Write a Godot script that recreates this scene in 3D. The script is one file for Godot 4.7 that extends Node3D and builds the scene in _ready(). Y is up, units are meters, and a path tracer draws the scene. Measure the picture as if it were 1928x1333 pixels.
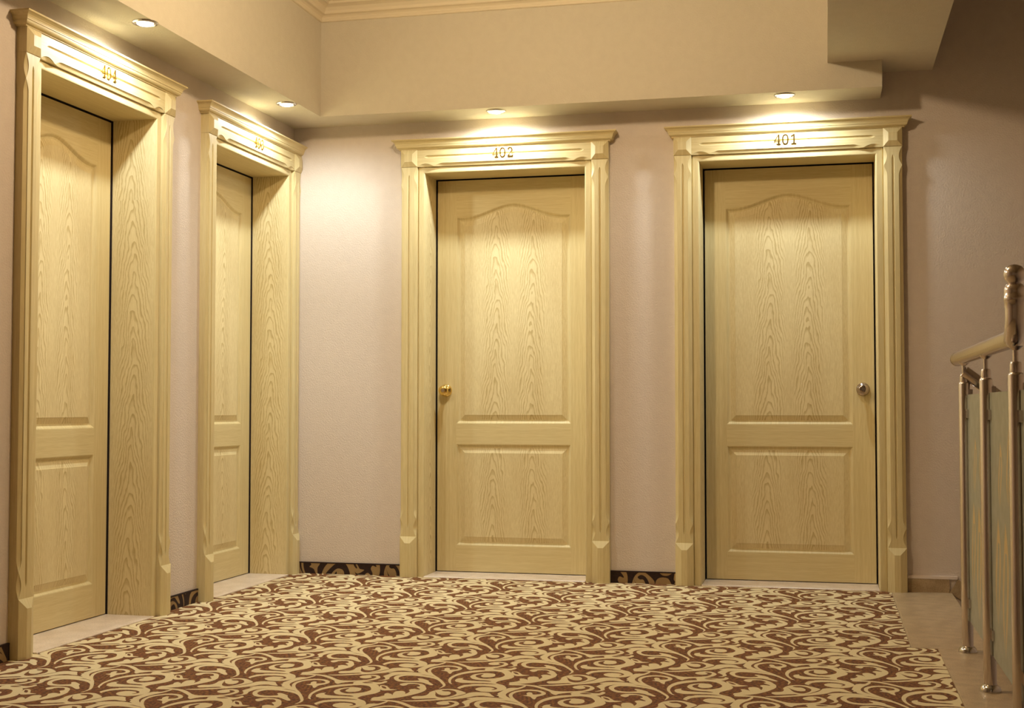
extends Node3D

# ---- measured layout (metres): back wall face z = 0, left wall face x = 0, carpet y = 0
const HALF_OPEN := 0.4338      # half of a door opening
const HALF_INNER := 0.4724     # inner edge of a pilaster
const HALF_OUTER := 0.5607     # outer edge of a pilaster
const HEAD := 2.15
const BLOCK_LOW := 2.184
const CORNICE_LOW := 2.2766
const CORNICE_TOP := 2.3272
const PLINTH := 0.2139
const LEAF_Z := -0.194
const SOFFIT_Y := 2.432
const SOFFIT_D := 0.255
const BEAM_Y := 2.562
const BEAM_X0 := 2.861
const BEAM_X1 := 3.364
const TRAY_Y := 3.03
const ROOM_Z := 8.6
const ROOM_X := 4.9
const X402 := 1.1932
const X401 := 2.6536
const Z404 := 2.0083
const Z403 := 0.5562
const TILE_X := 0.7224         # carpet repeat
const TILE_Z := 0.636

var M := {}
var used := {}

# carpet motif, outlines in millimetres from (1.6, 1.9) on the floor: [1 cream or 0 brown, [x, z, ...]]
const MOTIF := [
	[1, [411,374,397,362,382,321,376,286,376,249,383,210,398,175,424,146,455,131,488,125,520,118,543,128,560,162,575,198,581,222,575,251,562,272,546,300,543,331,527,317,479,304,456,304,415,332,399,347]],
	[0, [410,370,396,336,388,302,388,265,396,229,414,197,444,167,472,147,500,142,523,155,540,186,545,209,538,236,518,259,492,271,470,260,454,239,452,219,460,202,470,195,469,227,481,247,500,245,514,229,513,204,504,184,482,177,464,182,443,202,436,229,439,253,454,280,477,293,508,295,524,308,481,316,447,318,422,371]],
	[1, [403,310,406,285,422,275,422,291,438,306,469,310,503,310,527,314,558,339,579,357,595,388,599,404,596,427,582,450,559,464,532,463,512,449,480,444,460,443,444,430,444,409,453,381,473,363,430,352,412,335]],
	[0, [457,440,460,420,470,400,493,386,519,380,547,384,565,399,571,414,565,429,556,431,563,413,549,399,528,396,512,404,504,421,506,438,515,454,493,452]],
	[0, [411,386,414,341,436,350,474,343,515,337,553,348,515,351,481,358,457,375,444,404,439,431,426,422]],
	[1, [451,104,467,83,491,82,520,88,539,83,545,60,557,75,551,100,539,118,521,126,489,130,460,132,455,116]],
	[0, [479,101,492,91,517,98,495,109]],
	[1, [913,449,934,451,953,479,963,494,987,499,964,515,945,519,929,500]],
	[0, [920,457,935,465,948,491,935,486]],
	[1, [343,597,347,578,365,570,377,557,379,534,376,513,382,487,394,466,414,451,441,451,467,469,485,487,492,502,485,522,472,548,455,577,440,593,428,598,414,591,377,607,357,613]],
	[0, [385,486,395,509,405,545,418,569,439,576,455,554,464,525,461,499,445,474,423,464,405,475,416,487,434,488,446,513,443,539,426,543,411,532,399,513]],
	[1, [326,646,361,633,392,617,420,603,452,584,473,557,490,526,499,492,515,477,539,474,562,480,576,504,591,528,571,527,551,521,530,531,513,557,492,578,463,598,424,620,384,642,343,652]],
	[1, [233,650,258,644,289,647,322,655,353,679,386,712,413,721,452,711,481,694,493,671,496,645,486,632,471,630,481,648,479,664,466,673,450,668,440,653,443,635,456,620,474,612,495,619,511,647,509,677,493,706,465,725,436,740,417,759,409,776,392,758,381,733,349,700,315,672,280,663,237,667]],
	[1, [513,625,517,603,525,580,544,562,573,553,608,556,638,570,611,574,577,577,555,591,544,613,541,639,547,664,539,686,520,700,533,677,533,662,522,639]],
	[1, [153,256,169,232,203,221,239,223,279,239,319,272,309,269,271,249,236,239,203,242,175,256]],
	[1, [193,317,194,287,208,264,234,256,263,255,294,265,323,281,349,305,373,347,393,390,397,418,389,454,389,408,373,371,349,329,323,303,289,286,254,278,226,281,212,301,212,325,224,347,248,359,275,355,289,343,277,322,280,313,295,318,321,342,327,358,354,399,348,408,329,393,307,375,284,374,257,379,227,374,207,351]],
	[1, [231,189,234,175,228,164,231,137,241,81,255,67,272,63,285,27,291,42,280,79,266,109,257,144,258,176,272,205,297,237,319,272,290,247,268,234,245,214,242,199]],
	[1, [267,174,267,135,280,105,308,83,340,84,362,99,376,126,373,155,359,178,360,216,349,206,337,183,313,172,323,161,316,140,320,122,331,126,340,150,360,139,359,120,339,102,309,102,285,127,278,158,285,195,308,241,348,301,323,281,300,249,279,210]],
	[1, [227,625,241,611,251,587,245,566,252,554,269,566,275,579,268,544,270,522,286,514,300,526,309,551,312,517,302,492,312,475,331,481,332,473,312,444,319,431,304,405,285,404,273,412,273,424,265,438,252,429,246,413,256,395,279,387,306,393,328,411,347,453,353,474,353,508,342,543,323,580,301,612,273,635,233,650]],
]

func _ready() -> void:
	# ---- camera
	var cam := Camera3D.new()
	cam.name = "camera"
	cam.position = Vector3(2.8435, 0.8986, 6.775)
	cam.rotation = Vector3(0.0402, 0.2333, 0.0)
	cam.fov = rad_to_deg(2.0 * atan(666.5 / 2493.93))
	cam.near = 0.05
	cam.far = 60.0
	add_child(cam)
	cam.current = true
	# ---- environment: a closed room, no daylight
	var e := Environment.new()
	e.background_mode = Environment.BG_COLOR
	e.background_color = Color(0, 0, 0)
	e.tonemap_mode = Environment.TONE_MAPPER_LINEAR
	e.tonemap_exposure = 1.0
	e.sdfgi_enabled = true
	e.ssao_enabled = true
	e.ssil_enabled = true
	var we := WorldEnvironment.new()
	we.name = "environment"
	we.environment = e
	add_child(we)
	# ---- lamps: four recessed downlights in front of the doors, one globe on the hall ceiling
	materials()
	var spot_colour := Color(0.95, 0.985, 0.97)
	downlight(Vector3(0.212, SOFFIT_Y, 2.03), spot_colour, 1.05, 0.8, "recessed chrome downlight over the left-wall door farther from the corner")
	downlight(Vector3(0.200, SOFFIT_Y, 0.58), spot_colour, 1.0, 0.9, "recessed chrome downlight over the left-wall door next to the corner")
	downlight(Vector3(1.190, SOFFIT_Y, 0.175), spot_colour, 1.2, 1.0, "recessed chrome downlight over the back-wall door with the brass knob")
	downlight(Vector3(2.655, SOFFIT_Y, 0.190), spot_colour, 1.0, 0.4, "recessed chrome downlight over the door beside the stairs")
	hall_lamp(Vector3(1.58, 2.935, 2.25), Color(0.96, 0.855, 0.69), 2.1)
	# ---- structure
	shell()
	floors()
	soffits()
	crown()
	skirting()
	# ---- doors
	door("door_1", "404", Vector3(0, 0, Z404), PI / 2, -1, M.brass, "cream oak-grained panel door numbered 404 on the left wall away from the corner")
	door("door_2", "403", Vector3(0, 0, Z403), PI / 2, -1, M.brass, "cream oak-grained panel door numbered 403 on the left wall next to the corner")
	door("door_3", "402", Vector3(X402, 0, 0), 0.0, -1, M.brass, "cream oak-grained panel door numbered 402 with a brass knob")
	door("door_4", "401", Vector3(X401, 0, 0), 0.0, 1, M.steel, "cream oak-grained panel door numbered 401 with a steel knob")
	# ---- railing
	railing()

# ---------------------------------------------------------------- helpers
func tag(o: Node, label: String, category := "", group := "", kind := "") -> void:
	o.set_meta("label", label)
	if category != "":
		o.set_meta("category", category)
	if group != "":
		o.set_meta("group", group)
	if kind != "":
		o.set_meta("kind", kind)

func thing(called: String, at: Vector3, turn := 0.0) -> Node3D:
	var o := Node3D.new()
	o.name = numbered(called)
	o.position = at
	o.rotation.y = turn
	add_child(o)
	return o

func numbered(called: String) -> String:
	if not used.has(called):
		used[called] = 0
		return called
	used[called] += 1
	return "%s_%03d" % [called, used[called]]

func surf() -> SurfaceTool:
	var st := SurfaceTool.new()
	st.begin(Mesh.PRIMITIVE_TRIANGLES)
	return st

func build(st: SurfaceTool, called: String, mat: Material, parent: Node = null) -> MeshInstance3D:
	var o := MeshInstance3D.new()
	o.mesh = st.commit()
	o.material_override = mat
	o.cast_shadow = GeometryInstance3D.SHADOW_CASTING_SETTING_ON
	if parent == null:
		o.name = numbered(called)
		add_child(o)
	else:
		o.name = called
		parent.add_child(o, true)
	return o

func uv_of(p: Vector3, n: Vector3, turn: bool) -> Vector2:
	var a := n.abs()
	var r: Vector2
	if a.z >= a.x and a.z >= a.y:
		r = Vector2(p.x, p.y)
	elif a.x >= a.y:
		r = Vector2(p.z, p.y)
	else:
		r = Vector2(p.x, p.z)
	return Vector2(r.y, r.x) if turn else r

# a, b, c, d run anticlockwise seen from outside
func quad(st: SurfaceTool, a: Vector3, b: Vector3, c: Vector3, d: Vector3, turn := false) -> void:
	var n := (c - a).cross(d - b)
	if n.length_squared() < 1e-16:
		return
	n = n.normalized()
	for p in [a, c, b, a, d, c]:
		st.set_normal(n)
		st.set_uv(uv_of(p, n, turn))
		st.add_vertex(p)

func tri(st: SurfaceTool, a: Vector3, b: Vector3, c: Vector3, turn := false) -> void:
	var n := (b - a).cross(c - a)
	if n.length_squared() < 1e-18:
		return
	n = n.normalized()
	for p in [a, c, b]:
		st.set_normal(n)
		st.set_uv(uv_of(p, n, turn))
		st.add_vertex(p)

func box(st: SurfaceTool, lo: Vector3, hi: Vector3, turn := false) -> void:
	var x0 := lo.x; var y0 := lo.y; var z0 := lo.z
	var x1 := hi.x; var y1 := hi.y; var z1 := hi.z
	quad(st, Vector3(x0, y0, z1), Vector3(x1, y0, z1), Vector3(x1, y1, z1), Vector3(x0, y1, z1), turn)
	quad(st, Vector3(x1, y0, z0), Vector3(x0, y0, z0), Vector3(x0, y1, z0), Vector3(x1, y1, z0), turn)
	quad(st, Vector3(x1, y0, z1), Vector3(x1, y0, z0), Vector3(x1, y1, z0), Vector3(x1, y1, z1), turn)
	quad(st, Vector3(x0, y0, z0), Vector3(x0, y0, z1), Vector3(x0, y1, z1), Vector3(x0, y1, z0), turn)
	quad(st, Vector3(x0, y1, z1), Vector3(x1, y1, z1), Vector3(x1, y1, z0), Vector3(x0, y1, z0), turn)
	quad(st, Vector3(x0, y0, z0), Vector3(x1, y0, z0), Vector3(x1, y0, z1), Vector3(x0, y0, z1), turn)

# profile of (radius, height along axis); smooth sides where smooth is true
func lathe(st: SurfaceTool, prof: Array, base: Vector3, axis: Vector3, n := 28, smooth := true) -> void:
	var w := axis.normalized()
	var u := w.cross(Vector3(0, 0, 1) if absf(w.z) < 0.9 else Vector3(1, 0, 0)).normalized()
	var v := w.cross(u)
	for i in prof.size() - 1:
		var p: Vector2 = prof[i]
		var q: Vector2 = prof[i + 1]
		var slope := Vector2(q.y - p.y, p.x - q.x)
		if slope.length() < 1e-9:
			continue
		slope = slope.normalized()
		var s0 := slope
		var s1 := slope
		if smooth:
			if i > 0:
				var o: Vector2 = prof[i - 1]
				var t := Vector2(p.y - o.y, o.x - p.x).normalized()
				if t.dot(slope) > 0.7:
					s0 = (t + slope).normalized()
			if i < prof.size() - 2:
				var o2: Vector2 = prof[i + 2]
				var t2 := Vector2(o2.y - q.y, q.x - o2.x).normalized()
				if t2.dot(slope) > 0.7:
					s1 = (t2 + slope).normalized()
		for k in n:
			var a0 := TAU * k / n
			var a1 := TAU * (k + 1) / n
			var d0 := u * cos(a0) + v * sin(a0)
			var d1 := u * cos(a1) + v * sin(a1)
			var P := [[d0, p, s0], [d1, p, s0], [d1, q, s1], [d0, q, s1]]
			for j in [0, 2, 1, 0, 3, 2]:
				var e: Array = P[j]
				var dd: Vector3 = e[0]
				var pr: Vector2 = e[1]
				var sl: Vector2 = e[2]
				st.set_normal((dd * sl.x + w * sl.y).normalized())
				st.set_uv(Vector2(float(k) / n, pr.y))
				st.add_vertex(base + dd * pr.x + w * pr.y)

# round tube along a list of points
func tube(st: SurfaceTool, pts: Array, r: float, n := 20) -> void:
	var rings := []
	var side := Vector3.ZERO
	for i in pts.size():
		var here: Vector3 = pts[i]
		var before: Vector3 = pts[maxi(i - 1, 0)]
		var after: Vector3 = pts[mini(i + 1, pts.size() - 1)]
		var t := (after - before).normalized()
		if side == Vector3.ZERO:
			side = t.cross(Vector3(0.3, 1, 0.1)).normalized()
		side = (side - t * side.dot(t)).normalized()
		var up := side.cross(t)
		var ring := []
		for k in n:
			var a := TAU * k / n
			ring.append([here, side * cos(a) + up * sin(a)])
		rings.append(ring)
	for i in rings.size() - 1:
		for k in n:
			var l := (k + 1) % n
			for e in [rings[i][k], rings[i][l], rings[i + 1][l], rings[i][k], rings[i + 1][l], rings[i + 1][k]]:
				var c: Vector3 = e[0]
				var d: Vector3 = e[1]
				st.set_normal(d)
				st.set_uv(Vector2(0, 0))
				st.add_vertex(c + d * r)
	for s in 2:
		var ring: Array = rings[0 if s == 0 else rings.size() - 1]
		for k in n:
			var c: Vector3 = ring[k][0]
			var p: Vector3 = c + ring[k][1] * r
			var q: Vector3 = c + ring[(k + 1) % n][1] * r
			if s == 0:
				tri(st, c, p, q)
			else:
				tri(st, c, q, p)

# ---------------------------------------------------------------- materials
func noise(s: int, f: float, octaves := 3) -> FastNoiseLite:
	var n := FastNoiseLite.new()
	n.seed = s
	n.noise_type = FastNoiseLite.TYPE_SIMPLEX_SMOOTH
	n.frequency = f
	n.fractal_octaves = octaves
	return n

func texture(img: Image) -> ImageTexture:
	img.generate_mipmaps()
	return ImageTexture.create_from_image(img)

func plain(c: Color, rough: float, metal := 0.0) -> StandardMaterial3D:
	var m := StandardMaterial3D.new()
	m.albedo_color = c
	m.roughness = rough
	m.metallic = metal
	return m

# painted plaster: orange-peel relief and a very faint mottling
func paint(c: Color, s: int) -> StandardMaterial3D:
	var m := plain(c, 0.75)
	var g := Gradient.new()
	g.set_color(0, Color(0.982, 0.980, 0.978))
	g.set_color(1, Color(1, 1, 1))
	var t := NoiseTexture2D.new()
	t.width = 512
	t.height = 512
	t.seamless = true
	t.noise = noise(s, 0.02, 4)
	t.color_ramp = g
	m.albedo_texture = t
	var b := NoiseTexture2D.new()
	b.width = 512
	b.height = 512
	b.seamless = true
	b.as_normal_map = true
	b.bump_strength = 2.0
	b.noise = noise(s + 1, 0.12, 2)
	m.normal_enabled = true
	m.normal_texture = b
	m.normal_scale = 0.35
	m.uv1_triplanar = true
	m.uv1_world_triplanar = true
	m.uv1_scale = Vector3(1.6, 1.6, 1.6)
	return m

# oak veneer: nested flame figure down two heartlines, 0.62 m wide and 2.2 m tall
func oak_figured() -> ImageTexture:
	var w := 384
	var h := 1408
	var data := PackedByteArray()
	data.resize(w * h * 3)
	var warp := noise(11, 1.0, 3)
	var pore := noise(12, 1.0, 2)
	var tint := noise(13, 1.0, 2)
	for j in h:
		var y := 2.2 * j / h
		for i in w:
			var x := 0.62 * i / w
			var wx := x + 0.010 * warp.get_noise_2d(x * 7.0, y * 2.6)
			var best := 9.0
			var ring := 0.0
			for k in 2:
				var xc := 0.205 + 0.215 * k + 0.012 * sin(y * 2.4 + 2.0 * k)
				var d := absf(wx - xc)
				if d < best:
					best = d
					# contours of a cone cut lengthwise: parabolas that climb the board
					ring = sqrt(d * d * 3600.0 + 0.5) * 1.35 - (y + 0.37 * k) * 13.0 + 0.9 * warp.get_noise_2d(x * 14.0 + 40.0 * k, y * 6.0)
			var flame := 1.0 - smoothstep(0.055, 0.085, best)
			var straight := x * 210.0 + 2.5 * warp.get_noise_2d(x * 9.0 + 90.0, y * 1.3)
			var f1 := ring - floorf(ring)
			var f2 := straight - floorf(straight)
			var l1 := smoothstep(0.45, 0.95, f1) * (1.0 - smoothstep(0.95, 1.0, f1))
			var l2 := 0.45 * smoothstep(0.5, 0.95, f2)
			var line := lerpf(l2, l1, flame)
			var p := clampf(0.5 + 0.9 * pore.get_noise_2d(x * 900.0, y * 22.0), 0.0, 1.0)
			var dark := 0.68 * line * (0.75 + 0.25 * p) + 0.22 * p + 0.10 * tint.get_noise_2d(x * 8.0, y * 1.5)
			var c := Color(0.885, 0.825, 0.650).lerp(Color(0.700, 0.600, 0.400), clampf(dark, 0.0, 1.0))
			var o := (j * w + i) * 3
			data[o] = int(c.r * 255.0)
			data[o + 1] = int(c.g * 255.0)
			data[o + 2] = int(c.b * 255.0)
	return texture(Image.create_from_data(w, h, false, Image.FORMAT_RGB8, data))

# straight-grained veneer for stiles, rails and the frame, 1.25 m by 1.6 m
func oak_straight() -> ImageTexture:
	var w := 768
	var h := 384
	var data := PackedByteArray()
	data.resize(w * h * 3)
	var pore := noise(21, 1.0, 2)
	var band := noise(22, 1.0, 2)
	for j in h:
		var y := 1.6 * j / h
		var t := y / 1.6
		for i in w:
			var x := 1.25 * i / w
			# the two ends run into each other so that the length repeats
			var p := clampf(0.5 + 0.9 * lerpf(pore.get_noise_2d(x * 520.0, y * 9.0), pore.get_noise_2d(x * 520.0, (y - 1.6) * 9.0), t), 0.0, 1.0)
			var b := clampf(0.5 + 0.8 * lerpf(band.get_noise_2d(x * 60.0, y * 1.2), band.get_noise_2d(x * 60.0, (y - 1.6) * 1.2), t), 0.0, 1.0)
			var c := Color(0.875, 0.815, 0.635).lerp(Color(0.770, 0.690, 0.490), clampf(0.45 * p + 0.35 * b, 0.0, 1.0))
			var o := (j * w + i) * 3
			data[o] = int(c.r * 255.0)
			data[o + 1] = int(c.g * 255.0)
			data[o + 2] = int(c.b * 255.0)
	return texture(Image.create_from_data(w, h, false, Image.FORMAT_RGB8, data))

func smooth_outline(flat: Array, dx: float, dz: float) -> PackedVector2Array:
	var n := flat.size() / 2
	var r := PackedVector2Array()
	var P := PackedVector2Array()
	for i in n:
		P.append(Vector2(1.6 + flat[2 * i] * 0.001 + dx, 1.9 + flat[2 * i + 1] * 0.001 + dz))
	for i in n:
		var a := P[(i + n - 1) % n]
		var b := P[i]
		var c := P[(i + 1) % n]
		var d := P[(i + 2) % n]
		for k in 4:
			var t := k / 4.0
			r.append(0.5 * (2.0 * b + (c - a) * t + (2.0 * a - 5.0 * b + 4.0 * c - d) * t * t + (3.0 * b - a - 3.0 * c + d) * t * t * t))
	return r

# woven scroll pattern: the motif drawn in a half-drop repeat
func carpet_textures() -> Array:
	var w := 1024
	var h := 900
	var mask := PackedByteArray()
	mask.resize(w * h)
	for shape in MOTIF:
		var P0 := smooth_outline(shape[1], 0.0, 0.0)
		var lo := Vector2(99, 99)
		var hi := Vector2(-99, -99)
		for p in P0:
			lo = lo.min(p)
			hi = hi.max(p)
		for i in range(-9, 4):
			for j in range(-7, 5):
				var off := Vector2(i * TILE_X / 2.0, j * TILE_Z + (TILE_Z / 2.0 if posmod(i, 2) == 1 else 0.0))
				if hi.x + off.x < 0.0 or lo.x + off.x > TILE_X or hi.y + off.y < 0.0 or lo.y + off.y > TILE_Z:
					continue
				var P := PackedVector2Array()
				for p in P0:
					P.append(Vector2((p.x + off.x) / TILE_X * w, (p.y + off.y) / TILE_Z * h))
				var r0 := maxi(0, int((lo.y + off.y) / TILE_Z * h))
				var r1 := mini(h - 1, int((hi.y + off.y) / TILE_Z * h) + 1)
				var n := P.size()
				for row in range(r0, r1 + 1):
					var yc := row + 0.5
					var xs := PackedFloat32Array()
					var q := P[n - 1]
					for p in P:
						if (p.y > yc) != (q.y > yc):
							xs.append(p.x + (q.x - p.x) * (yc - p.y) / (q.y - p.y))
						q = p
					xs.sort()
					for s in xs.size() / 2:
						for x in range(maxi(0, roundi(xs[2 * s])), mini(w, roundi(xs[2 * s + 1]))):
							mask[row * w + x] = shape[0]
	var fleck := noise(31, 0.9, 1)
	var patch := noise(32, 0.045, 3)
	var red := noise(33, 0.02, 2)
	var out := []
	# [pale yarn, three brown yarns]: the floor, then a copy with the skirting's shade painted in
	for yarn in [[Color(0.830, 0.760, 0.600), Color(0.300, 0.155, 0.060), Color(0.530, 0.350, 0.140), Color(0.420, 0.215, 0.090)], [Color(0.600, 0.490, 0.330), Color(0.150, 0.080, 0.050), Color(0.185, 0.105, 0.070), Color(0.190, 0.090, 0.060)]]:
		var data := PackedByteArray()
		data.resize(w * h * 3)
		for j in h:
			for i in w:
				var f := fleck.get_noise_2d(i, j)
				var c: Color = yarn[0]
				if mask[j * w + i] == 1:
					c = c * (1.0 + 0.10 * f)
				else:
					c = yarn[1]
					c = c.lerp(yarn[2], clampf(0.5 + 1.5 * patch.get_noise_2d(i, j), 0.0, 1.0))
					c = c.lerp(yarn[3], clampf(1.6 * red.get_noise_2d(i, j), 0.0, 0.8)) * (1.0 + 0.22 * f)
				var o := (j * w + i) * 3
				data[o] = clampi(int(c.r * 255.0), 0, 255)
				data[o + 1] = clampi(int(c.g * 255.0), 0, 255)
				data[o + 2] = clampi(int(c.b * 255.0), 0, 255)
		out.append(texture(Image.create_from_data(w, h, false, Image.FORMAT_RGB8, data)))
	return out

# polished stone: cloudy ground with scattered pits and grains
func stone(a: Color, b: Color, s: int, rough: float, size: float) -> StandardMaterial3D:
	var w := 384
	var data := PackedByteArray()
	data.resize(w * w * 3)
	var cloud := noise(s, 0.012, 4)
	var grain := noise(s + 1, 0.16, 2)
	for j in w:
		for i in w:
			var t := clampf(0.5 + 0.7 * cloud.get_noise_2d(i, j) + 0.35 * grain.get_noise_2d(i, j), 0.0, 1.0)
			var c := a.lerp(b, t)
			if grain.get_noise_2d(i + 700, j) < -0.52:
				c = c.darkened(0.22)
			var o := (j * w + i) * 3
			data[o] = int(c.r * 255.0)
			data[o + 1] = int(c.g * 255.0)
			data[o + 2] = int(c.b * 255.0)
	var m := plain(Color(1, 1, 1), rough)
	m.albedo_texture = texture(Image.create_from_data(w, w, false, Image.FORMAT_RGB8, data))
	m.uv1_triplanar = true
	m.uv1_world_triplanar = true
	m.uv1_scale = Vector3.ONE / size
	return m

# frosted safety glass with tall etched tulip strokes (u along the panel, v up, both 0..1)
func etched_glass() -> StandardMaterial3D:
	var w := 256
	var h := 384
	var img := Image.create(w, h, false, Image.FORMAT_RGBA8)
	var haze := noise(41, 0.03, 3)
	var strokes := [[0.24, 0.34, 0.09, 0.20], [0.50, 0.30, 0.10, 0.24], [0.78, 0.36, 0.09, 0.22], [0.36, 0.70, 0.06, 0.12], [0.66, 0.74, 0.07, 0.14]]
	for j in h:
		for i in w:
			var u := float(i) / w
			var v := 1.0 - float(j) / h
			var c := Color(0.640, 0.645, 0.585, 0.90)
			c = c.lerp(Color(0.600, 0.600, 0.530, 0.88), clampf(0.5 + haze.get_noise_2d(i, j), 0.0, 1.0))
			for s in strokes:
				var dv: float = (v - s[1]) / s[3]
				var half: float = s[2] * (1.0 - dv * dv) if absf(dv) < 1.0 else -1.0
				var du: float = absf(u - s[0] - 0.03 * sin(dv * 2.5))
				if du < half and (du > half * 0.45 or dv > 0.55):
					c = Color(0.780, 0.670, 0.450, 0.95)
			img.set_pixel(i, j, c)
	var m := plain(Color(1, 1, 1, 1), 0.35)
	m.albedo_texture = texture(img)
	m.transparency = BaseMaterial3D.TRANSPARENCY_ALPHA
	return m

func materials() -> void:
	M.wall = paint(Color(0.852, 0.798, 0.758), 1)
	M.soffit = paint(Color(0.835, 0.798, 0.725), 5)
	M.crown = plain(Color(0.900, 0.845, 0.740), 0.55)
	var fig := oak_figured()
	var str := oak_straight()
	M.figured = plain(Color(1, 1, 1), 0.5)
	M.figured.metallic_specular = 0.4
	M.figured.albedo_texture = fig
	M.figured.uv1_scale = Vector3(1.0 / 0.62, -1.0 / 2.2, 1)
	M.figured.uv1_offset = Vector3(0.5, 1.0, 0)
	M.straight = plain(Color(1, 1, 1), 0.46)
	M.straight.metallic_specular = 0.4
	M.straight.albedo_texture = str
	M.straight.uv1_scale = Vector3(0.8, 1.0 / 1.6, 1)
	M.straight.uv1_offset = Vector3(0.5, 0.5, 0)
	var ct := carpet_textures()
	M.carpet = plain(Color(1, 1, 1), 0.95)
	M.carpet.albedo_texture = ct[0]
	M.carpet.uv1_scale = Vector3(1.0 / TILE_X, 1.0 / TILE_Z, 1)
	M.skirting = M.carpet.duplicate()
	M.skirting.albedo_texture = ct[1]  # same carpet recoloured darker: shade on the upright pile painted into the texture
	M.binding = plain(Color(0.16, 0.08, 0.06), 0.9)
	M.marble = stone(Color(0.82, 0.74, 0.66), Color(0.90, 0.83, 0.76), 51, 0.3, 0.5)
	M.stone = stone(Color(0.62, 0.53, 0.41), Color(0.74, 0.65, 0.52), 61, 0.35, 0.45)
	M.grout = plain(Color(0.90, 0.84, 0.80), 0.6)
	M.dark = plain(Color(0.13, 0.06, 0.045), 0.8)
	M.brass = plain(Color(0.92, 0.80, 0.50), 0.14, 1.0)
	M.steel = plain(Color(0.72, 0.66, 0.63), 0.18, 1.0)
	M.chrome = plain(Color(0.80, 0.78, 0.76), 0.12, 1.0)
	M.satin = plain(Color(0.86, 0.82, 0.80), 0.19, 1.0)
	M.rubber = plain(Color(0.05, 0.05, 0.05), 0.6)
	M.glass = etched_glass()
	M.bulb = plain(Color(1, 1, 1), 0.3)
	M.bulb.emission_enabled = true
	M.bulb.emission = Color(1.0, 0.97, 0.92)
	M.bulb.emission_energy_multiplier = 4.0
	M.globe = plain(Color(1, 1, 1), 0.4)
	M.globe.emission_enabled = true
	M.globe.emission = Color(1.0, 0.88, 0.68)
	M.globe.emission_energy_multiplier = 3.0

# ---------------------------------------------------------------- lamps
func downlight(at: Vector3, colour: Color, spill: float, beam: float, label: String) -> void:
	var t := thing("downlight", at)
	tag(t, label, "light", "downlights over the doors")
	var st := surf()
	lathe(st, [Vector2(0.0, 0.0), Vector2(0.052, 0.0), Vector2(0.052, 0.002), Vector2(0.048, 0.006), Vector2(0.042, 0.007), Vector2(0.039, 0.004), Vector2(0.037, 0.002), Vector2(0.0, 0.002)], Vector3.ZERO, Vector3(0, -1, 0), 36)
	build(st, "trim_ring", M.chrome, t)
	st = surf()
	lathe(st, [Vector2(0.033, 0.002), Vector2(0.033, 0.007), Vector2(0.026, 0.011), Vector2(0.013, 0.0135), Vector2(0.0, 0.014)], Vector3.ZERO, Vector3(0, -1, 0), 32)
	build(st, "halogen_lamp", M.bulb, t)
	# a reflector lamp: its 38-degree beam and the spill of the bare capsule
	for k in 2:
		var l := SpotLight3D.new()
		l.name = "lamp_spill" if k == 0 else "lamp_beam"
		l.position = Vector3(0, -0.02, 0)
		l.rotation.x = -PI / 2
		l.light_color = colour
		l.light_energy = spill if k == 0 else beam
		l.light_size = 0.03
		l.spot_angle = 87.0 if k == 0 else 34.0
		l.spot_angle_attenuation = 0.62 if k == 0 else 1.0
		l.spot_range = 12.0
		l.spot_attenuation = 2.0
		l.shadow_enabled = true
		t.add_child(l)

func hall_lamp(at: Vector3, colour: Color, energy: float) -> void:
	var t := thing("ceiling_lamp", at)
	tag(t, "opal glass globe lamp hanging from the middle of the ceiling", "lamp")
	var top := TRAY_Y - at.y
	var st := surf()
	lathe(st, [Vector2(0.0, top), Vector2(0.06, top), Vector2(0.06, top - 0.010), Vector2(0.04, top - 0.018), Vector2(0.03, 0.069), Vector2(0.0, 0.066)], Vector3.ZERO, Vector3(0, -1, 0) * -1.0, 24)
	build(st, "ceiling_rose", M.satin, t)
	st = surf()
	var prof := []
	for k in 17:
		var a := PI * k / 16.0
		prof.append(Vector2(0.075 * sin(a), -0.075 * cos(a)))
	lathe(st, prof, Vector3.ZERO, Vector3(0, 1, 0), 28)
	build(st, "lamp_globe", M.globe, t)
	var l := OmniLight3D.new()
	l.name = "globe_light"
	l.light_color = colour
	l.light_energy = energy
	l.light_size = 0.07
	l.omni_range = 15.0
	l.omni_attenuation = 2.0
	l.shadow_enabled = true
	t.add_child(l)

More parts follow.
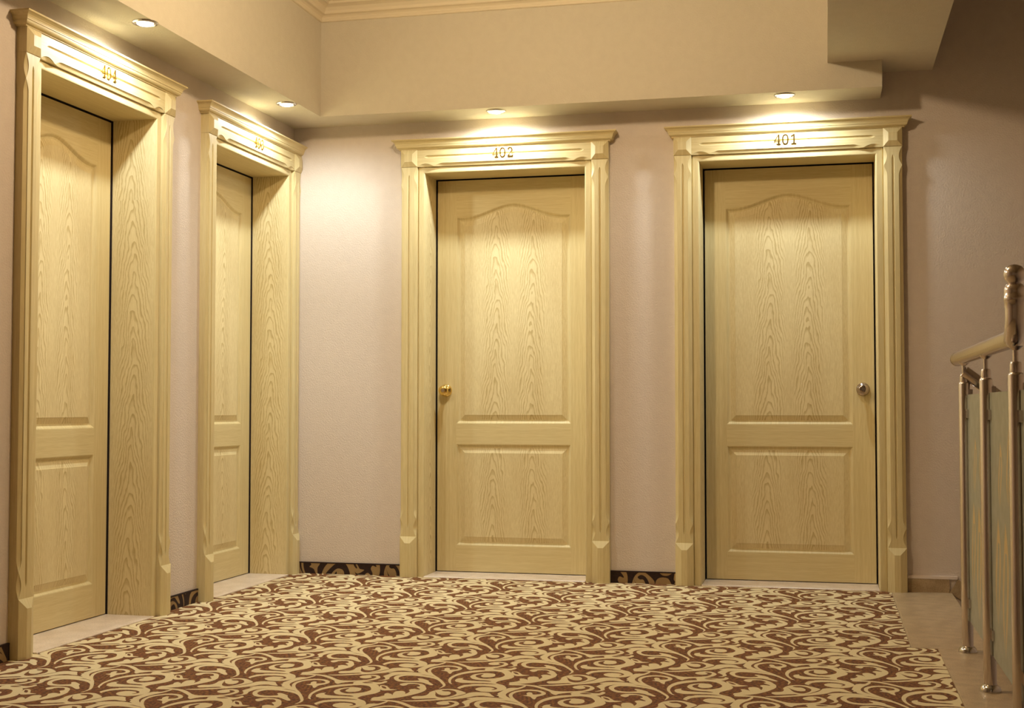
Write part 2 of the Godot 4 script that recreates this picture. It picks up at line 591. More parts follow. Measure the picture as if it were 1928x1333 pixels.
# ---------------------------------------------------------------- structure
func shell() -> void:
	var top := 3.5
	var hole := HALF_OPEN + 0.02
	var hole_y := HEAD + 0.02
	# back wall with two door openings
	var st := surf()
	var xs := [-0.34, X402 - hole, X402 + hole, X401 - hole, X401 + hole, ROOM_X + 0.2]
	for k in [0, 2, 4]:
		box(st, Vector3(xs[k], -2.4 if k == 4 else -0.2, -0.26), Vector3(xs[k + 1], top, 0))
	for k in [1, 3]:
		box(st, Vector3(xs[k], hole_y, -0.26), Vector3(xs[k + 1], top, 0))
	box(st, Vector3(-0.34, -2.4, -0.36), Vector3(ROOM_X + 0.2, top, -0.30))
	var w := build(st, "wall_back", M.wall)
	tag(w, "pinkish beige painted wall behind doors 402 and 401", "wall", "", "structure")
	# left wall with two door openings
	st = surf()
	var zs := [0.0, Z403 - hole, Z403 + hole, Z404 - hole, Z404 + hole, ROOM_Z]
	for k in [0, 2, 4]:
		box(st, Vector3(-0.26, -0.2, zs[k]), Vector3(0, top, zs[k + 1]))
	for k in [1, 3]:
		box(st, Vector3(-0.26, hole_y, zs[k]), Vector3(0, top, zs[k + 1]))
	box(st, Vector3(-0.36, -0.2, 0.0), Vector3(-0.30, top, ROOM_Z))
	w = build(st, "wall_left", M.wall)
	tag(w, "pinkish beige painted wall around doors 404 and 403", "wall", "", "structure")
	st = surf()
	box(st, Vector3(ROOM_X, -2.4, 0), Vector3(ROOM_X + 0.2, top, ROOM_Z))
	w = build(st, "wall_right", M.wall)
	tag(w, "beige painted wall on the far side of the stairwell", "wall", "", "structure")
	st = surf()
	box(st, Vector3(-0.36, -2.4, ROOM_Z), Vector3(ROOM_X + 0.2, top, ROOM_Z + 0.2))
	w = build(st, "wall_front", M.wall)
	tag(w, "beige painted wall closing the hall opposite the doors", "wall", "", "structure")
	st = surf()
	box(st, Vector3(SOFFIT_D, TRAY_Y, SOFFIT_D), Vector3(BEAM_X0, TRAY_Y + 0.15, ROOM_Z))
	box(st, Vector3(BEAM_X1, 3.3, 0.0), Vector3(ROOM_X, 3.45, ROOM_Z))
	w = build(st, "ceiling", M.soffit)
	tag(w, "cream painted hall ceiling above the crown molding", "ceiling", "", "structure")

func floors() -> void:
	var f := thing("floor", Vector3.ZERO)
	tag(f, "brown and cream scroll patterned fitted carpet covering the hall floor", "carpet", "", "structure")
	var st := surf()
	box(st, Vector3(-0.05, -0.012, -0.05), Vector3(3.14, 0, 1.575))
	box(st, Vector3(-0.05, -0.012, 1.575), Vector3(3.236, 0, ROOM_Z))
	build(st, "carpet", M.carpet, f)
	st = surf()
	box(st, Vector3(-0.36, -0.2, -0.3), Vector3(3.40, -0.014, ROOM_Z))
	build(st, "screed", M.grout, f)
	# stone strip along the stairs: two slabs, the nearer one narrower
	var s := thing("stone_landing", Vector3.ZERO)
	tag(s, "tan stone strip edging the carpet at the top of the stairs", "stone edge", "", "structure")
	st = surf()
	slab(st, Vector3(3.1415, -0.03, 0.0), Vector3(3.425, 0.001, 1.574))
	build(st, "slab", M.stone, s)
	st = surf()
	slab(st, Vector3(3.2375, -0.03, 1.5765), Vector3(3.425, 0.001, 4.2))
	build(st, "slab", M.stone, s)
	st = surf()
	slab(st, Vector3(3.2375, -0.03, 4.2025), Vector3(3.425, 0.001, ROOM_Z))
	build(st, "slab", M.stone, s)
	# stairs going down to the right of the landing
	var stairs := thing("staircase", Vector3(3.41, 0, 0))
	tag(stairs, "tan stone stairs leading down beside the landing", "stairs", "", "structure")
	for k in 5:
		st = surf()
		slab(st, Vector3(0.28 * k, -0.17 * (k + 1) - 0.03, 0.0), Vector3(0.28 * (k + 1) + 0.03, -0.17 * (k + 1), 1.56))
		box(st, Vector3(0.28 * k + 0.28, -0.17 * (k + 2) , 0.0), Vector3(0.28 * k + 0.295, -0.17 * (k + 1) - 0.03, 1.56))
		build(st, "tread", M.stone, stairs)
	st = surf()
	box(st, Vector3(3.40, -2.6, 0.0), Vector3(ROOM_X, -2.4, ROOM_Z))
	var b := build(st, "floor", M.stone)
	tag(b, "stone floor of the storey below, at the bottom of the stairwell", "floor", "", "structure")
	st = surf()
	box(st, Vector3(3.38, -2.4, 0.0), Vector3(3.408, -0.032, ROOM_Z))
	var r := build(st, "wall_stairwell", M.wall)
	tag(r, "beige painted face of the landing down inside the stairwell", "wall", "", "structure")

# a slab whose upper edges are chamfered
func slab(st: SurfaceTool, lo: Vector3, hi: Vector3, c := 0.003) -> void:
	box(st, lo, Vector3(hi.x, hi.y - c, hi.z))
	var y := hi.y - c
	var a := [Vector3(lo.x, y, hi.z), Vector3(hi.x, y, hi.z), Vector3(hi.x, y, lo.z), Vector3(lo.x, y, lo.z)]
	var t := [Vector3(lo.x + c, hi.y, hi.z - c), Vector3(hi.x - c, hi.y, hi.z - c), Vector3(hi.x - c, hi.y, lo.z + c), Vector3(lo.x + c, hi.y, lo.z + c)]
	for k in 4:
		quad(st, a[k], a[(k + 1) % 4], t[(k + 1) % 4], t[k])
	quad(st, t[0], t[1], t[2], t[3])

func soffits() -> void:
	var top := 3.45
	var st := surf()
	box(st, Vector3(0, SOFFIT_Y, 0), Vector3(SOFFIT_D, top, ROOM_Z))
	box(st, Vector3(SOFFIT_D, SOFFIT_Y, 0), Vector3(3.115, top, SOFFIT_D))
	var o := build(st, "soffit", M.soffit)
	tag(o, "cream painted dropped soffit running above the four doors", "soffit", "", "structure")
	st = surf()
	box(st, Vector3(BEAM_X0, BEAM_Y, SOFFIT_D), Vector3(BEAM_X1, top, ROOM_Z))
	box(st, Vector3(3.115, BEAM_Y, 0), Vector3(BEAM_X1, top, SOFFIT_D))
	o = build(st, "ceiling_beam", M.soffit)
	tag(o, "cream painted deep beam between the hall ceiling and the stairwell", "beam", "", "structure")

func crown() -> void:
	# (outset from the face, height) from the bottom bead up to the ceiling
	var prof := [Vector2(0.0, 2.934), Vector2(0.005, 2.934), Vector2(0.009, 2.937), Vector2(0.0105, 2.942), Vector2(0.009, 2.947), Vector2(0.007, 2.949), Vector2(0.010, 2.958), Vector2(0.019, 2.966), Vector2(0.030, 2.970), Vector2(0.032, 2.973), Vector2(0.034, 2.985), Vector2(0.045, 3.000), Vector2(0.062, 3.009), Vector2(0.068, 3.010), Vector2(0.072, 3.014), Vector2(0.072, 3.022), Vector2(0.080, 3.025), Vector2(0.080, TRAY_Y)]
	var st := surf()
	for i in prof.size() - 1:
		var p: Vector2 = prof[i]
		var q: Vector2 = prof[i + 1]
		var A := crown_path(p)
		var B := crown_path(q)
		for k in 3:
			quad(st, A[k], A[k + 1], B[k + 1], B[k])
	var o := build(st, "crown_molding", M.crown)
	tag(o, "cream stepped crown molding around the hall ceiling", "molding", "", "structure")

func crown_path(p: Vector2) -> Array:
	var x0 := SOFFIT_D + p.x
	var x1 := BEAM_X0 - p.x
	return [Vector3(x0, p.y, ROOM_Z), Vector3(x0, p.y, SOFFIT_D + p.x), Vector3(x1, p.y, SOFFIT_D + p.x), Vector3(x1, p.y, ROOM_Z)]

func skirting() -> void:
	# off-cuts of the carpet stood against the wall, bound along the top
	carpet_strip("baseboard_back", Vector3(0.0, 0, 0), 0.0, 0.045, X402 - HALF_OUTER - 0.002, Vector2(0.36, 0.20), "scroll carpet skirting strip darkened with painted shade between doors 403 and 402")
	carpet_strip("baseboard_back", Vector3(0.0, 0, 0), 0.0, X402 + HALF_OUTER + 0.002, X401 - HALF_OUTER - 0.002, Vector2(0.11, 0.50), "scroll carpet skirting strip darkened with painted shade between doors 402 and 401")
	carpet_strip("baseboard_left", Vector3(0, 0, 0), PI / 2, -(Z404 - HALF_OUTER) + 0.002, -(Z403 + HALF_OUTER) - 0.002, Vector2(0.0, 0.1), "scroll carpet skirting strip darkened with painted shade between doors 404 and 403")
	carpet_strip("baseboard_left", Vector3(0, 0, 0), PI / 2, -ROOM_Z, -(Z404 + HALF_OUTER) - 0.002, Vector2(0.2, 0.3), "scroll carpet skirting strip darkened with painted shade before door 404")
	# stone skirting right of door 401, stepping down with the stairs
	var t := thing("baseboard_stone", Vector3.ZERO)
	tag(t, "tan stone skirting with pale top edge right of door 401", "baseboard", "", "structure")
	var x0 := X401 + HALF_OUTER + 0.004
	var st := surf()
	slab(st, Vector3(x0, 0.001, 0), Vector3(3.412, 0.066, 0.010), 0.001)
	build(st, "tile", M.stone, t)
	st = surf()
	box(st, Vector3(x0, 0.066, 0), Vector3(3.450, 0.080, 0.012))
	build(st, "top_edge", M.grout, t)
	st = surf()
	# raking piece: follows the stairs down
	for s in 1:
		var a := Vector3(3.4125, 0.001, 0.0)
		var b := Vector3(3.452, 0.066, 0.0)
		var c := Vector3(4.75, -0.72, 0.0)
		var d := Vector3(4.72, -0.80, 0.0)
		var o := Vector3(0, 0, 0.010)
		quad(st, a + o, d + o, c + o, b + o)
		quad(st, b + o, c + o, c, b)
		quad(st, a, d, d + o, a + o)
		quad(st, a + o, b + o, b, a)
		quad(st, d, c, c + o, d + o)
	build(st, "tile", M.stone, t)

func carpet_strip(called: String, at: Vector3, turn: float, x0: float, x1: float, shift: Vector2, label: String) -> void:
	var t := thing(called, at, turn)
	tag(t, label, "baseboard", "", "structure")
	var st := surf()
	var y := 0.056
	var z := 0.009
	var P := [Vector3(x0, 0.0, z), Vector3(x1, 0.0, z), Vector3(x1, y, z), Vector3(x0, y, z)]
	for k in [0, 2, 1, 0, 3, 2]:
		var p: Vector3 = P[k]
		st.set_normal(Vector3(0, 0, 1))
		st.set_uv(Vector2(p.x + shift.x, shift.y - p.y))
		st.add_vertex(p)
	box(st, Vector3(x0, 0.0, 0.0), Vector3(x1, y, z - 0.0005))
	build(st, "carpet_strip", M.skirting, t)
	st = surf()
	box(st, Vector3(x0, y, 0.0), Vector3(x1, y + 0.006, z + 0.001))
	build(st, "binding", M.binding, t)

# ---------------------------------------------------------------- doors
func door(called: String, number: String, at: Vector3, turn: float, knob_side: int, metal: Material, label: String) -> void:
	var t := thing(called, at, turn)
	tag(t, label, "door", "", "structure")
	# frame
	var fr := surf()
	var z1 := 0.022
	for s in [-1.0, 1.0]:
		upright(fr, s, z1)
	head_board(fr, z1)
	var frame := build(fr, "door_frame", M.straight, t)
	for s in [-1.0, 1.0]:
		var jl := surf()
		jamb(jl, s, z1)
		build(jl, "jamb_lining", M.figured, frame)
	var hl := surf()
	box(hl, Vector3(-HALF_OPEN, HEAD, LEAF_Z + 0.006), Vector3(HALF_OPEN, HEAD + 0.018, z1 - 0.006), true)
	build(hl, "head_lining", M.straight, frame)
	# dark seal in the rebate behind the lining
	var sg := surf()
	for s in [-1.0, 1.0]:
		box(sg, Vector3(minf(s * HALF_OPEN, s * (HALF_OPEN + 0.018)), 0.007, -0.255), Vector3(maxf(s * HALF_OPEN, s * (HALF_OPEN + 0.018)), HEAD + 0.018, LEAF_Z + 0.0055))
	box(sg, Vector3(-HALF_OPEN, HEAD + 0.0002, -0.255), Vector3(HALF_OPEN, HEAD + 0.018, LEAF_Z + 0.0055))
	build(sg, "seal", M.dark, frame)
	for s in [-1.0, 1.0]:
		var xc: float = s * (HALF_INNER + HALF_OUTER) / 2.0
		var half := (HALF_OUTER - HALF_INNER) / 2.0
		var st := surf()
		pilaster(st, xc, half, PLINTH, BLOCK_LOW - 0.001, z1, 0.040)
		build(st, "pilaster", M.straight, frame)
		st = surf()
		bossed(st, xc, half + 0.001, 0.0, PLINTH, z1, 0.042, 0.056, 0.031, 0.0, 0.034)
		build(st, "plinth_block", M.straight, frame)
		st = surf()
		bossed(st, xc, half + 0.001, BLOCK_LOW, CORNICE_LOW, z1, 0.042, 0.056, 0.024, 0.026, 0.026)
		build(st, "corner_block", M.straight, frame)
	var fz := surf()
	frieze(fz, z1, 0.040)
	build(fz, "frieze", M.straight, frame)
	var cn := surf()
	cornice(cn)
	build(cn, "cornice", M.straight, frame)
	# leaf
	var lf := surf()
	leaf(lf)
	var l := build(lf, "door_leaf", M.straight, t)
	for k in 2:
		var pf := surf()
		panel_field(pf, k)
		build(pf, "raised_panel", M.figured, l)
	var kn := surf()
	var kp := Vector3(knob_side * (0.369 if knob_side > 0 else 0.376), 0.99, LEAF_Z)
	lathe(kn, [Vector2(0.0, 0.0), Vector2(0.0335, 0.0), Vector2(0.0335, 0.004), Vector2(0.029, 0.010), Vector2(0.020, 0.014), Vector2(0.0135, 0.017), Vector2(0.012, 0.026), Vector2(0.014, 0.032), Vector2(0.021, 0.037), Vector2(0.0262, 0.045), Vector2(0.0275, 0.053), Vector2(0.0255, 0.061), Vector2(0.019, 0.066), Vector2(0.0115, 0.067), Vector2(0.0105, 0.0645), Vector2(0.0, 0.0645)], kp, Vector3(0, 0, 1), 32)
	build(kn, "door_knob", metal, l)
	var kh := surf()
	lathe(kh, [Vector2(0.0095, 0.0640), Vector2(0.0095, 0.0655), Vector2(0.0, 0.0655)], kp, Vector3(0, 0, 1), 20)
	box(kh, kp + Vector3(-0.0010, -0.005, 0.0655), kp + Vector3(0.0010, 0.005, 0.0658))
	build(kh, "lock_cylinder", M.steel if metal == M.brass else M.chrome, l)
	# sill
	var sl := surf()
	slab(sl, Vector3(-HALF_OPEN + 0.001, -0.013, -0.25), Vector3(HALF_OPEN - 0.001, 0.006, 0.034), 0.002)
	build(sl, "sill", M.marble, t)
	# number
	var font := SystemFont.new()
	font.font_names = PackedStringArray(["Droid Serif"])
	for k in 3:
		var tm := TextMesh.new()
		tm.font = font
		tm.text = number[k]
		tm.font_size = 32
		tm.pixel_size = 0.0021
		tm.depth = 0.004
		var o := MeshInstance3D.new()
		o.name = "digit"
		o.mesh = tm
		o.material_override = M.brass
		o.position = Vector3(0.040 * (k - 1), (BLOCK_LOW + CORNICE_LOW) / 2.0 + 0.010, 0.0425)
		t.add_child(o, true)

# flat architrave beside the opening, its inner edge rounded
func upright(st: SurfaceTool, s: float, z1: float) -> void:
	var prof := [Vector2(HALF_OPEN, z1 - 0.008), Vector2(HALF_OPEN + 0.0008, z1 - 0.004), Vector2(HALF_OPEN + 0.003, z1 - 0.001), Vector2(HALF_OPEN + 0.007, z1), Vector2(HALF_INNER - 0.006, z1), Vector2(HALF_INNER - 0.004, z1 - 0.003), Vector2(HALF_INNER, z1 - 0.003), Vector2(HALF_INNER, z1), Vector2(HALF_OUTER, z1), Vector2(HALF_OUTER, 0.0)]
	for i in prof.size() - 1:
		var p: Vector2 = prof[i]
		var q: Vector2 = prof[i + 1]
		var a := Vector3(s * p.x, 0.0, p.y)
		var b := Vector3(s * q.x, 0.0, q.y)
		var up := Vector3(0, CORNICE_LOW, 0)
		if s > 0.0:
			quad(st, a, b, b + up, a + up)
		else:
			quad(st, b, a, a + up, b + up)

func head_board(st: SurfaceTool, z1: float) -> void:
	var prof := [Vector2(HEAD, z1 - 0.008), Vector2(HEAD + 0.0008, z1 - 0.004), Vector2(HEAD + 0.003, z1 - 0.001), Vector2(HEAD + 0.007, z1), Vector2(BLOCK_LOW - 0.005, z1), Vector2(BLOCK_LOW - 0.003, z1 - 0.003), Vector2(BLOCK_LOW, z1 - 0.003), Vector2(BLOCK_LOW, z1), Vector2(CORNICE_TOP, z1)]
	for i in prof.size() - 1:
		var p: Vector2 = prof[i]
		var q: Vector2 = prof[i + 1]
		# mitred to the uprights
		var xp := HALF_OPEN + minf(p.x - HEAD, HALF_INNER - HALF_OPEN)
		var xq := HALF_OPEN + minf(q.x - HEAD, HALF_INNER - HALF_OPEN)
		quad(st, Vector3(-xp, p.x, p.y + 0.0003), Vector3(xp, p.x, p.y + 0.0003), Vector3(xq, q.x, q.y + 0.0003), Vector3(-xq, q.x, q.y + 0.0003), true)

func jamb(st: SurfaceTool, s: float, z1: float) -> void:
	var x0 := s * HALF_OPEN
	var x1 := s * (HALF_OPEN + 0.018)
	var za := LEAF_Z + 0.006
	var zb := z1 - 0.008
	# the visible face carries one flame of the veneer, centred on the lining
	var P := [Vector3(x0, 0, za), Vector3(x0, 0, zb), Vector3(x0, HEAD, zb), Vector3(x0, HEAD, za)]
	for k in ([0, 2, 1, 0, 3, 2] if s > 0.0 else [0, 1, 2, 0, 2, 3]):
		var p: Vector3 = P[k]
		st.set_normal(Vector3(-s, 0, 0))
		st.set_uv(Vector2(p.z + 0.09 - 0.105 * s, p.y + (0.4 if s > 0.0 else 1.1)))
		st.add_vertex(p)
	box(st, Vector3(minf(x0, x1) + (0.0005 if s > 0.0 else 0.0), 0, za), Vector3(maxf(x0, x1) - (0.0 if s > 0.0 else 0.0005), HEAD, zb))

# how far the flat face is cut back at a distance e from the end of a moulded board: two scallops, then an even chamfer
func scallop(e: float, most: float) -> float:
	if e < 0.095:
		return most * 0.95 * sin(PI * e / 0.095)
	return most * sin(PI / 2.0 * minf(1.0, (e - 0.095) / 0.05))

func groove(e: float, most: float) -> float:
	return most * sqrt(clampf((e - 0.042) / 0.016, 0.0, 1.0))

func stations(a: float, b: float) -> Array:
	var r := []
	for k in 33:
		r.append(a + 0.16 * k / 32.0)
	for k in 33:
		r.append(b - 0.16 + 0.16 * k / 32.0)
	return r

func pilaster(st: SurfaceTool, xc: float, half: float, y0: float, y1: float, zb: float, zf: float) -> void:
	var rows := []
	for y in stations(y0, y1):
		var e := minf(y - y0, y1 - y)
		var c := scallop(e, 0.0165)
		var g := groove(e, 0.0062)
		rows.append([Vector3(xc - half, y, zb), Vector3(xc - half, y, zf - c * 0.62), Vector3(xc - half + c, y, zf - c * 0.18), Vector3(xc - half + c, y, zf), Vector3(xc - g, y, zf), Vector3(xc - g * 0.55, y, zf - g * 0.9), Vector3(xc + g * 0.55, y, zf - g * 0.9), Vector3(xc + g, y, zf), Vector3(xc + half - c, y, zf), Vector3(xc + half - c, y, zf - c * 0.18), Vector3(xc + half, y, zf - c * 0.62), Vector3(xc + half, y, zb)])
	loft(st, rows, false)

func frieze(st: SurfaceTool, zb: float, zf: float) -> void:
	var rows := []
	var y0 := BLOCK_LOW
	var y1 := CORNICE_LOW
	var ym := y0 + 0.052
	for x in stations(-HALF_INNER, HALF_INNER):
		var e := minf(x + HALF_INNER, HALF_INNER - x)
		var c := scallop(e, 0.0165)
		var g := groove(e, 0.0080)
		rows.append([Vector3(x, y1, zb), Vector3(x, y1, zf), Vector3(x, ym + g, zf), Vector3(x, ym + g * 0.5, zf - g * 0.8), Vector3(x, ym - g * 0.5, zf - g * 0.8), Vector3(x, ym - g, zf), Vector3(x, y0 + c, zf), Vector3(x, y0 + c, zf - c * 0.18), Vector3(x, y0, zf - c * 0.62), Vector3(x, y0, zb)])
	loft(st, rows, true)

func loft(st: SurfaceTool, rows: Array, turn: bool) -> void:
	for i in rows.size() - 1:
		var A: Array = rows[i]
		var B: Array = rows[i + 1]
		for k in A.size() - 1:
			quad(st, A[k], A[k + 1], B[k + 1], B[k], turn)
	# ends
	for s in 2:
		var R: Array = rows[0] if s == 0 else rows[rows.size() - 1]
		for k in range(1, R.size() - 1):
			if s == 0:
				tri(st, R[0], R[k + 1], R[k], turn)
			else:
				tri(st, R[0], R[k], R[k + 1], turn)

# a block with a bevelled boss on its face
func bossed(st: SurfaceTool, xc: float, half: float, y0: float, y1: float, zb: float, ze: float, zf: float, side: float, low: float, high: float) -> void:
	var o := [Vector3(xc - half, y0, ze), Vector3(xc + half, y0, ze), Vector3(xc + half, y1, ze), Vector3(xc - half, y1, ze)]
	var b := [Vector3(xc - half, y0, zb - 0.022), Vector3(xc + half, y0, zb - 0.022), Vector3(xc + half, y1, zb - 0.022), Vector3(xc - half, y1, zb - 0.022)]
	var i := [Vector3(xc - half + side, y0 + low, zf), Vector3(xc + half - side, y0 + low, zf), Vector3(xc + half - side, y1 - high, zf), Vector3(xc - half + side, y1 - high, zf)]
	for k in 4:
		quad(st, o[k], o[(k + 1) % 4], i[(k + 1) % 4], i[k])
		quad(st, b[k], b[(k + 1) % 4], o[(k + 1) % 4], o[k])
	quad(st, i[0], i[1], i[2], i[3])

func cornice(st: SurfaceTool) -> void:
	# (outset, height): fillet, ovolo, fillet, cavetto, lip
	var h := CORNICE_TOP - CORNICE_LOW
	var prof := [Vector2(0.0, 0.0), Vector2(0.0, 0.004), Vector2(0.004, 0.005), Vector2(0.009, 0.0075), Vector2(0.0125, 0.012), Vector2(0.0138, 0.017), Vector2(0.0138, 0.020), Vector2(0.0165, 0.0205), Vector2(0.0168, 0.024), Vector2(0.0185, 0.030), Vector2(0.022, 0.036), Vector2(0.028, 0.041), Vector2(0.033, 0.0435), Vector2(0.0345, 0.045), Vector2(0.0345, h)]
	for i in prof.size() - 1:
		var p: Vector2 = prof[i]
		var q: Vector2 = prof[i + 1]
		var A := cornice_ring(p)
		var B := cornice_ring(q)
		for k in 3:
			quad(st, A[k], A[k + 1], B[k + 1], B[k], true)
	var R := cornice_ring(prof[0])
	quad(st, R[0], R[3], R[2], R[1], true)
	R = cornice_ring(prof[prof.size() - 1])
	quad(st, R[0], R[1], R[2], R[3], true)

func cornice_ring(p: Vector2) -> Array:
	var x := 0.5720 + p.x
	var z := 0.0440 + p.x
	var y := CORNICE_LOW + p.y
	return [Vector3(-x, y, 0.0), Vector3(-x, y, z), Vector3(x, y, z), Vector3(x, y, 0.0)]

# outline of a panel, d inside its outer edge: bottom left, bottom right, then the top from right to left
func panel_ring(which: int, d: float, z: float) -> Array:
	var a := 0.318 - d
	var r := []
	if which == 0:
		var y0 := 0.150 + d
		var y1 := 0.698 - d
		for p in [Vector2(-a, y0), Vector2(a, y0), Vector2(a, y1), Vector2(-a, y1)]:
			r.append(Vector3(p.x, p.y, z))
	else:
		r.append(Vector3(-a, 0.810 + d, z))
		r.append(Vector3(a, 0.810 + d, z))
		for k in 41:
			var u := 1.0 - k / 20.0
			# eyebrow arch: level shoulders swept up to a rounded crown
			var w := clampf(absf(u) / 0.93, 0.0, 1.0)
			var lift := 0.5 + 0.5 * cos(PI * pow(w, 0.92))
			r.append(Vector3(u * a, 1.938 - d + 0.070 * lift, z))
	return r

const LADDER := [Vector2(0.0, 0.0), Vector2(0.004, -0.0015), Vector2(0.013, -0.0105), Vector2(0.019, -0.0115), Vector2(0.021, -0.0115), Vector2(0.046, -0.0030), Vector2(0.047, -0.0015)]

func leaf(st: SurfaceTool) -> void:
	var hw := HALF_OPEN - 0.0085
	var y0 := 0.010
	var y1 := HEAD - 0.0075
	var z := LEAF_Z
	# edges and back
	var b := z - 0.04
	quad(st, Vector3(hw, y0, b), Vector3(-hw, y0, b), Vector3(-hw, y1, b), Vector3(hw, y1, b))
	quad(st, Vector3(hw, y0, z), Vector3(hw, y0, b), Vector3(hw, y1, b), Vector3(hw, y1, z))
	quad(st, Vector3(-hw, y0, b), Vector3(-hw, y0, z), Vector3(-hw, y1, z), Vector3(-hw, y1, b))
	quad(st, Vector3(-hw, y1, z), Vector3(hw, y1, z), Vector3(hw, y1, b), Vector3(-hw, y1, b))
	quad(st, Vector3(-hw, y0, b), Vector3(hw, y0, b), Vector3(hw, y0, z), Vector3(-hw, y0, z))
	# stiles
	var a := 0.318
	quad(st, Vector3(-hw, y0, z), Vector3(-a, y0, z), Vector3(-a, y1, z), Vector3(-hw, y1, z))
	quad(st, Vector3(a, y0, z), Vector3(hw, y0, z), Vector3(hw, y1, z), Vector3(a, y1, z))
	# rails
	quad(st, Vector3(-a, y0, z), Vector3(a, y0, z), Vector3(a, 0.150, z), Vector3(-a, 0.150, z), true)
	quad(st, Vector3(-a, 0.698, z), Vector3(a, 0.698, z), Vector3(a, 0.810, z), Vector3(-a, 0.810, z), true)
	var R := panel_ring(1, 0.0, z)
	for k in range(2, R.size() - 1):
		var p: Vector3 = R[k]
		var q: Vector3 = R[k + 1]
		quad(st, q, p, Vector3(p.x, y1, z), Vector3(q.x, y1, z), true)
	# moulding down into the groove round each panel
	for which in 2:
		for i in 4:
			var u: Vector2 = LADDER[i]
			var v: Vector2 = LADDER[i + 1]
			ring_strip(st, panel_ring(which, u.x, z + u.y), panel_ring(which, v.x, z + v.y))

func ring_strip(st: SurfaceTool, A: Array, B: Array) -> void:
	var n := A.size()
	for k in n:
		var l := (k + 1) % n
		quad(st, A[k], A[l], B[l], B[k])

func panel_field(st: SurfaceTool, which: int) -> void:
	var z := LEAF_Z
	for i in range(4, LADDER.size() - 1):
		var u: Vector2 = LADDER[i]
		var v: Vector2 = LADDER[i + 1]
		ring_strip(st, panel_ring(which, u.x, z + u.y), panel_ring(which, v.x, z + v.y))
	var e: Vector2 = LADDER[LADDER.size() - 1]
	var R := panel_ring(which, e.x, z + e.y)
	var bl: Vector3 = R[0]
	if which == 0:
		quad(st, R[0], R[1], R[2], R[3])
	else:
		for k in range(2, R.size() - 1):
			var p: Vector3 = R[k]
			var q: Vector3 = R[k + 1]
			quad(st, Vector3(q.x, bl.y, p.z), Vector3(p.x, bl.y, p.z), p, q)

# ---------------------------------------------------------------- railing
const RAIL_X := 3.338
const RAIL_Y := 1.085
const POST_Z := [1.62, 2.31, 3.0]

func railing() -> void:
	var t := thing("stair_railing", Vector3(RAIL_X, 0, 0))
	tag(t, "steel railing with frosted glass panels along the stone landing edge", "railing")
	for z in POST_Z:
		post(t, z)
	# handrail along the landing, bent up into the finial at the near end
	var st := surf()
	var pts := [Vector3(0, RAIL_Y, 1.37), Vector3(0, RAIL_Y, 2.2), Vector3(0, RAIL_Y, 2.92)]
	for k in 9:
		var a := PI / 2.0 * k / 8.0
		pts.append(Vector3(0, RAIL_Y + 0.06 * (1.0 - cos(a)), 2.94 + 0.06 * sin(a)))
	pts.append(Vector3(0, RAIL_Y + 0.10, 3.0))
	tube(st, pts, 0.0255, 28)
	var h := build(st, "handrail", M.satin, t)
	st = surf()
	lathe(st, [Vector2(0.0, -0.004), Vector2(0.0262, -0.004), Vector2(0.0275, 0.0), Vector2(0.0262, 0.004), Vector2(0.0, 0.004)], Vector3(0, RAIL_Y, 1.37), Vector3(0, 0, -1), 28)
	build(st, "end_cap", M.satin, h)
	st = surf()
	var b := Vector3(0, RAIL_Y + 0.08, 3.0)
	lathe(st, [Vector2(0.0, 0.0), Vector2(0.0270, 0.0), Vector2(0.0270, 0.018), Vector2(0.0285, 0.020), Vector2(0.0285, 0.030), Vector2(0.0270, 0.032), Vector2(0.0275, 0.046), Vector2(0.0262, 0.056), Vector2(0.021, 0.064), Vector2(0.0165, 0.067), Vector2(0.0180, 0.070), Vector2(0.0250, 0.078), Vector2(0.0278, 0.090), Vector2(0.0265, 0.102), Vector2(0.020, 0.112), Vector2(0.010, 0.117), Vector2(0.0, 0.1185)], b, Vector3(0, 1, 0), 28)
	build(st, "finial", M.satin, h)
	# rail of the flight going down
	st = surf()
	tube(st, [Vector3(0.0, RAIL_Y - 0.055, 1.62), Vector3(0.5, RAIL_Y - 0.055 - 0.39, 1.62), Vector3(1.3, RAIL_Y - 0.055 - 1.014, 1.62)], 0.0235, 24)
	build(st, "descending_rail", M.satin, t)
	# glass
	for k in 3:
		var z0: float = 1.640 + 0.69 * k
		var z1: float = z0 + 0.65
		glass_panel(t, z0, z1)

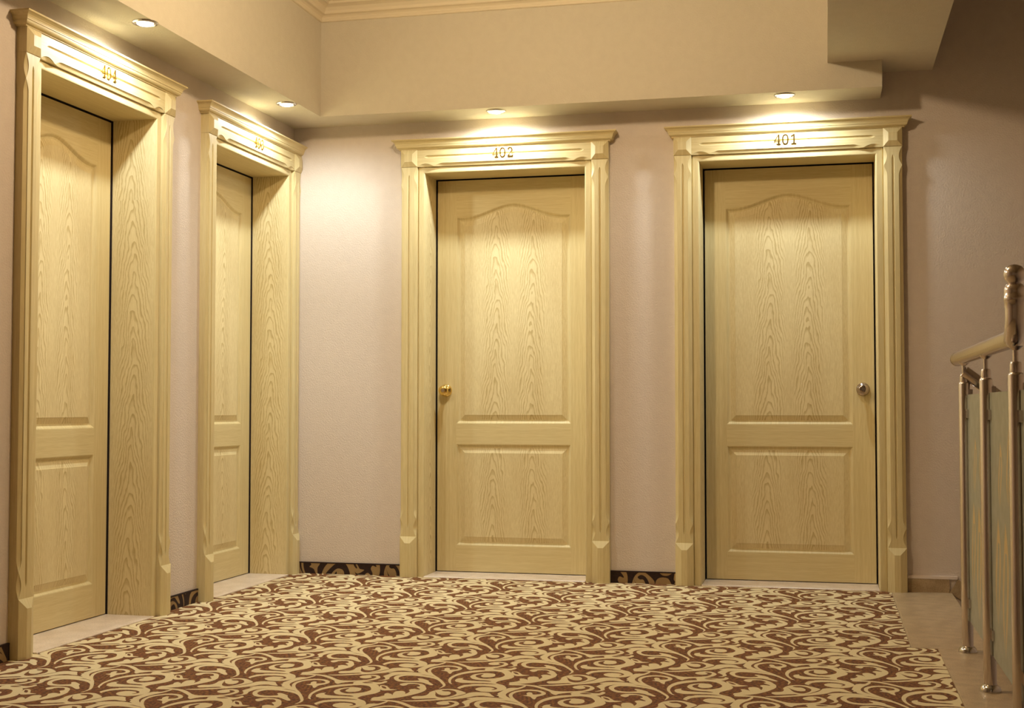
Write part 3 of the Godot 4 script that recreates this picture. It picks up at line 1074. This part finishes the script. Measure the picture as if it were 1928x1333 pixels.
func glass_panel(t: Node3D, z0: float, z1: float) -> void:
	var st := surf()
	var x := 0.012
	var lo := 0.115
	var hi := 0.945
	var P := [Vector3(x - 0.004, lo, z0), Vector3(x - 0.004, lo, z1), Vector3(x - 0.004, hi, z1), Vector3(x - 0.004, hi, z0)]
	var Q := [Vector3(x + 0.004, lo, z0), Vector3(x + 0.004, lo, z1), Vector3(x + 0.004, hi, z1), Vector3(x + 0.004, hi, z0)]
	var uv := [Vector2(0, 1), Vector2(1, 1), Vector2(1, 0), Vector2(0, 0)]
	for k in [0, 2, 1, 0, 3, 2]:
		st.set_normal(Vector3(-1, 0, 0)); st.set_uv(uv[k]); st.add_vertex(P[k])
	for k in [0, 1, 2, 0, 2, 3]:
		st.set_normal(Vector3(1, 0, 0)); st.set_uv(uv[k]); st.add_vertex(Q[k])
	for k in 4:
		quad(st, P[(k + 1) % 4], P[k], Q[k], Q[(k + 1) % 4])
	var g := build(st, "glass_panel", M.glass, t)
	# clamps near the top and bottom corners
	for y in [hi - 0.07, lo + 0.07]:
		for z in [z0 + 0.02, z1 - 0.02]:
			var c := surf()
			box(c, Vector3(x - 0.012, y - 0.016, z - 0.022), Vector3(x - 0.0042, y + 0.016, z + 0.022))
			box(c, Vector3(x + 0.0042, y - 0.016, z - 0.022), Vector3(x + 0.012, y + 0.016, z + 0.022))
			build(c, "glass_clamp", M.satin, g)

func post(t: Node3D, z: float) -> void:
	var st := surf()
	var y1 := 0.985
	lathe(st, [Vector2(0.0205, 0.02), Vector2(0.0205, y1), Vector2(0.0185, y1 + 0.005), Vector2(0.0155, y1 + 0.007), Vector2(0.0155, y1 + 0.030), Vector2(0.0130, y1 + 0.036), Vector2(0.0, y1 + 0.037)], Vector3(0, 0, z), Vector3(0, 1, 0), 26)
	var p := build(st, "post", M.satin, t)
	# channel that carries the glass on the stair side
	st = surf()
	box(st, Vector3(0.012, 0.10, z - 0.012), Vector3(0.0285, 0.965, z + 0.012))
	build(st, "glazing_channel", M.satin, p)
	st = surf()
	lathe(st, [Vector2(0.0, 0.001), Vector2(0.034, 0.001), Vector2(0.034, 0.006), Vector2(0.031, 0.014), Vector2(0.025, 0.021), Vector2(0.0207, 0.023)], Vector3(0, 0, z), Vector3(0, 1, 0), 26)
	build(st, "base_flange", M.chrome, p)
	st = surf()
	lathe(st, [Vector2(0.0075, y1 + 0.020), Vector2(0.0075, RAIL_Y - 0.033), Vector2(0.014, RAIL_Y - 0.028), Vector2(0.020, RAIL_Y - 0.022), Vector2(0.0, RAIL_Y - 0.021)], Vector3(0, 0, z), Vector3(0, 1, 0), 22)
	build(st, "rail_support", M.satin, p)
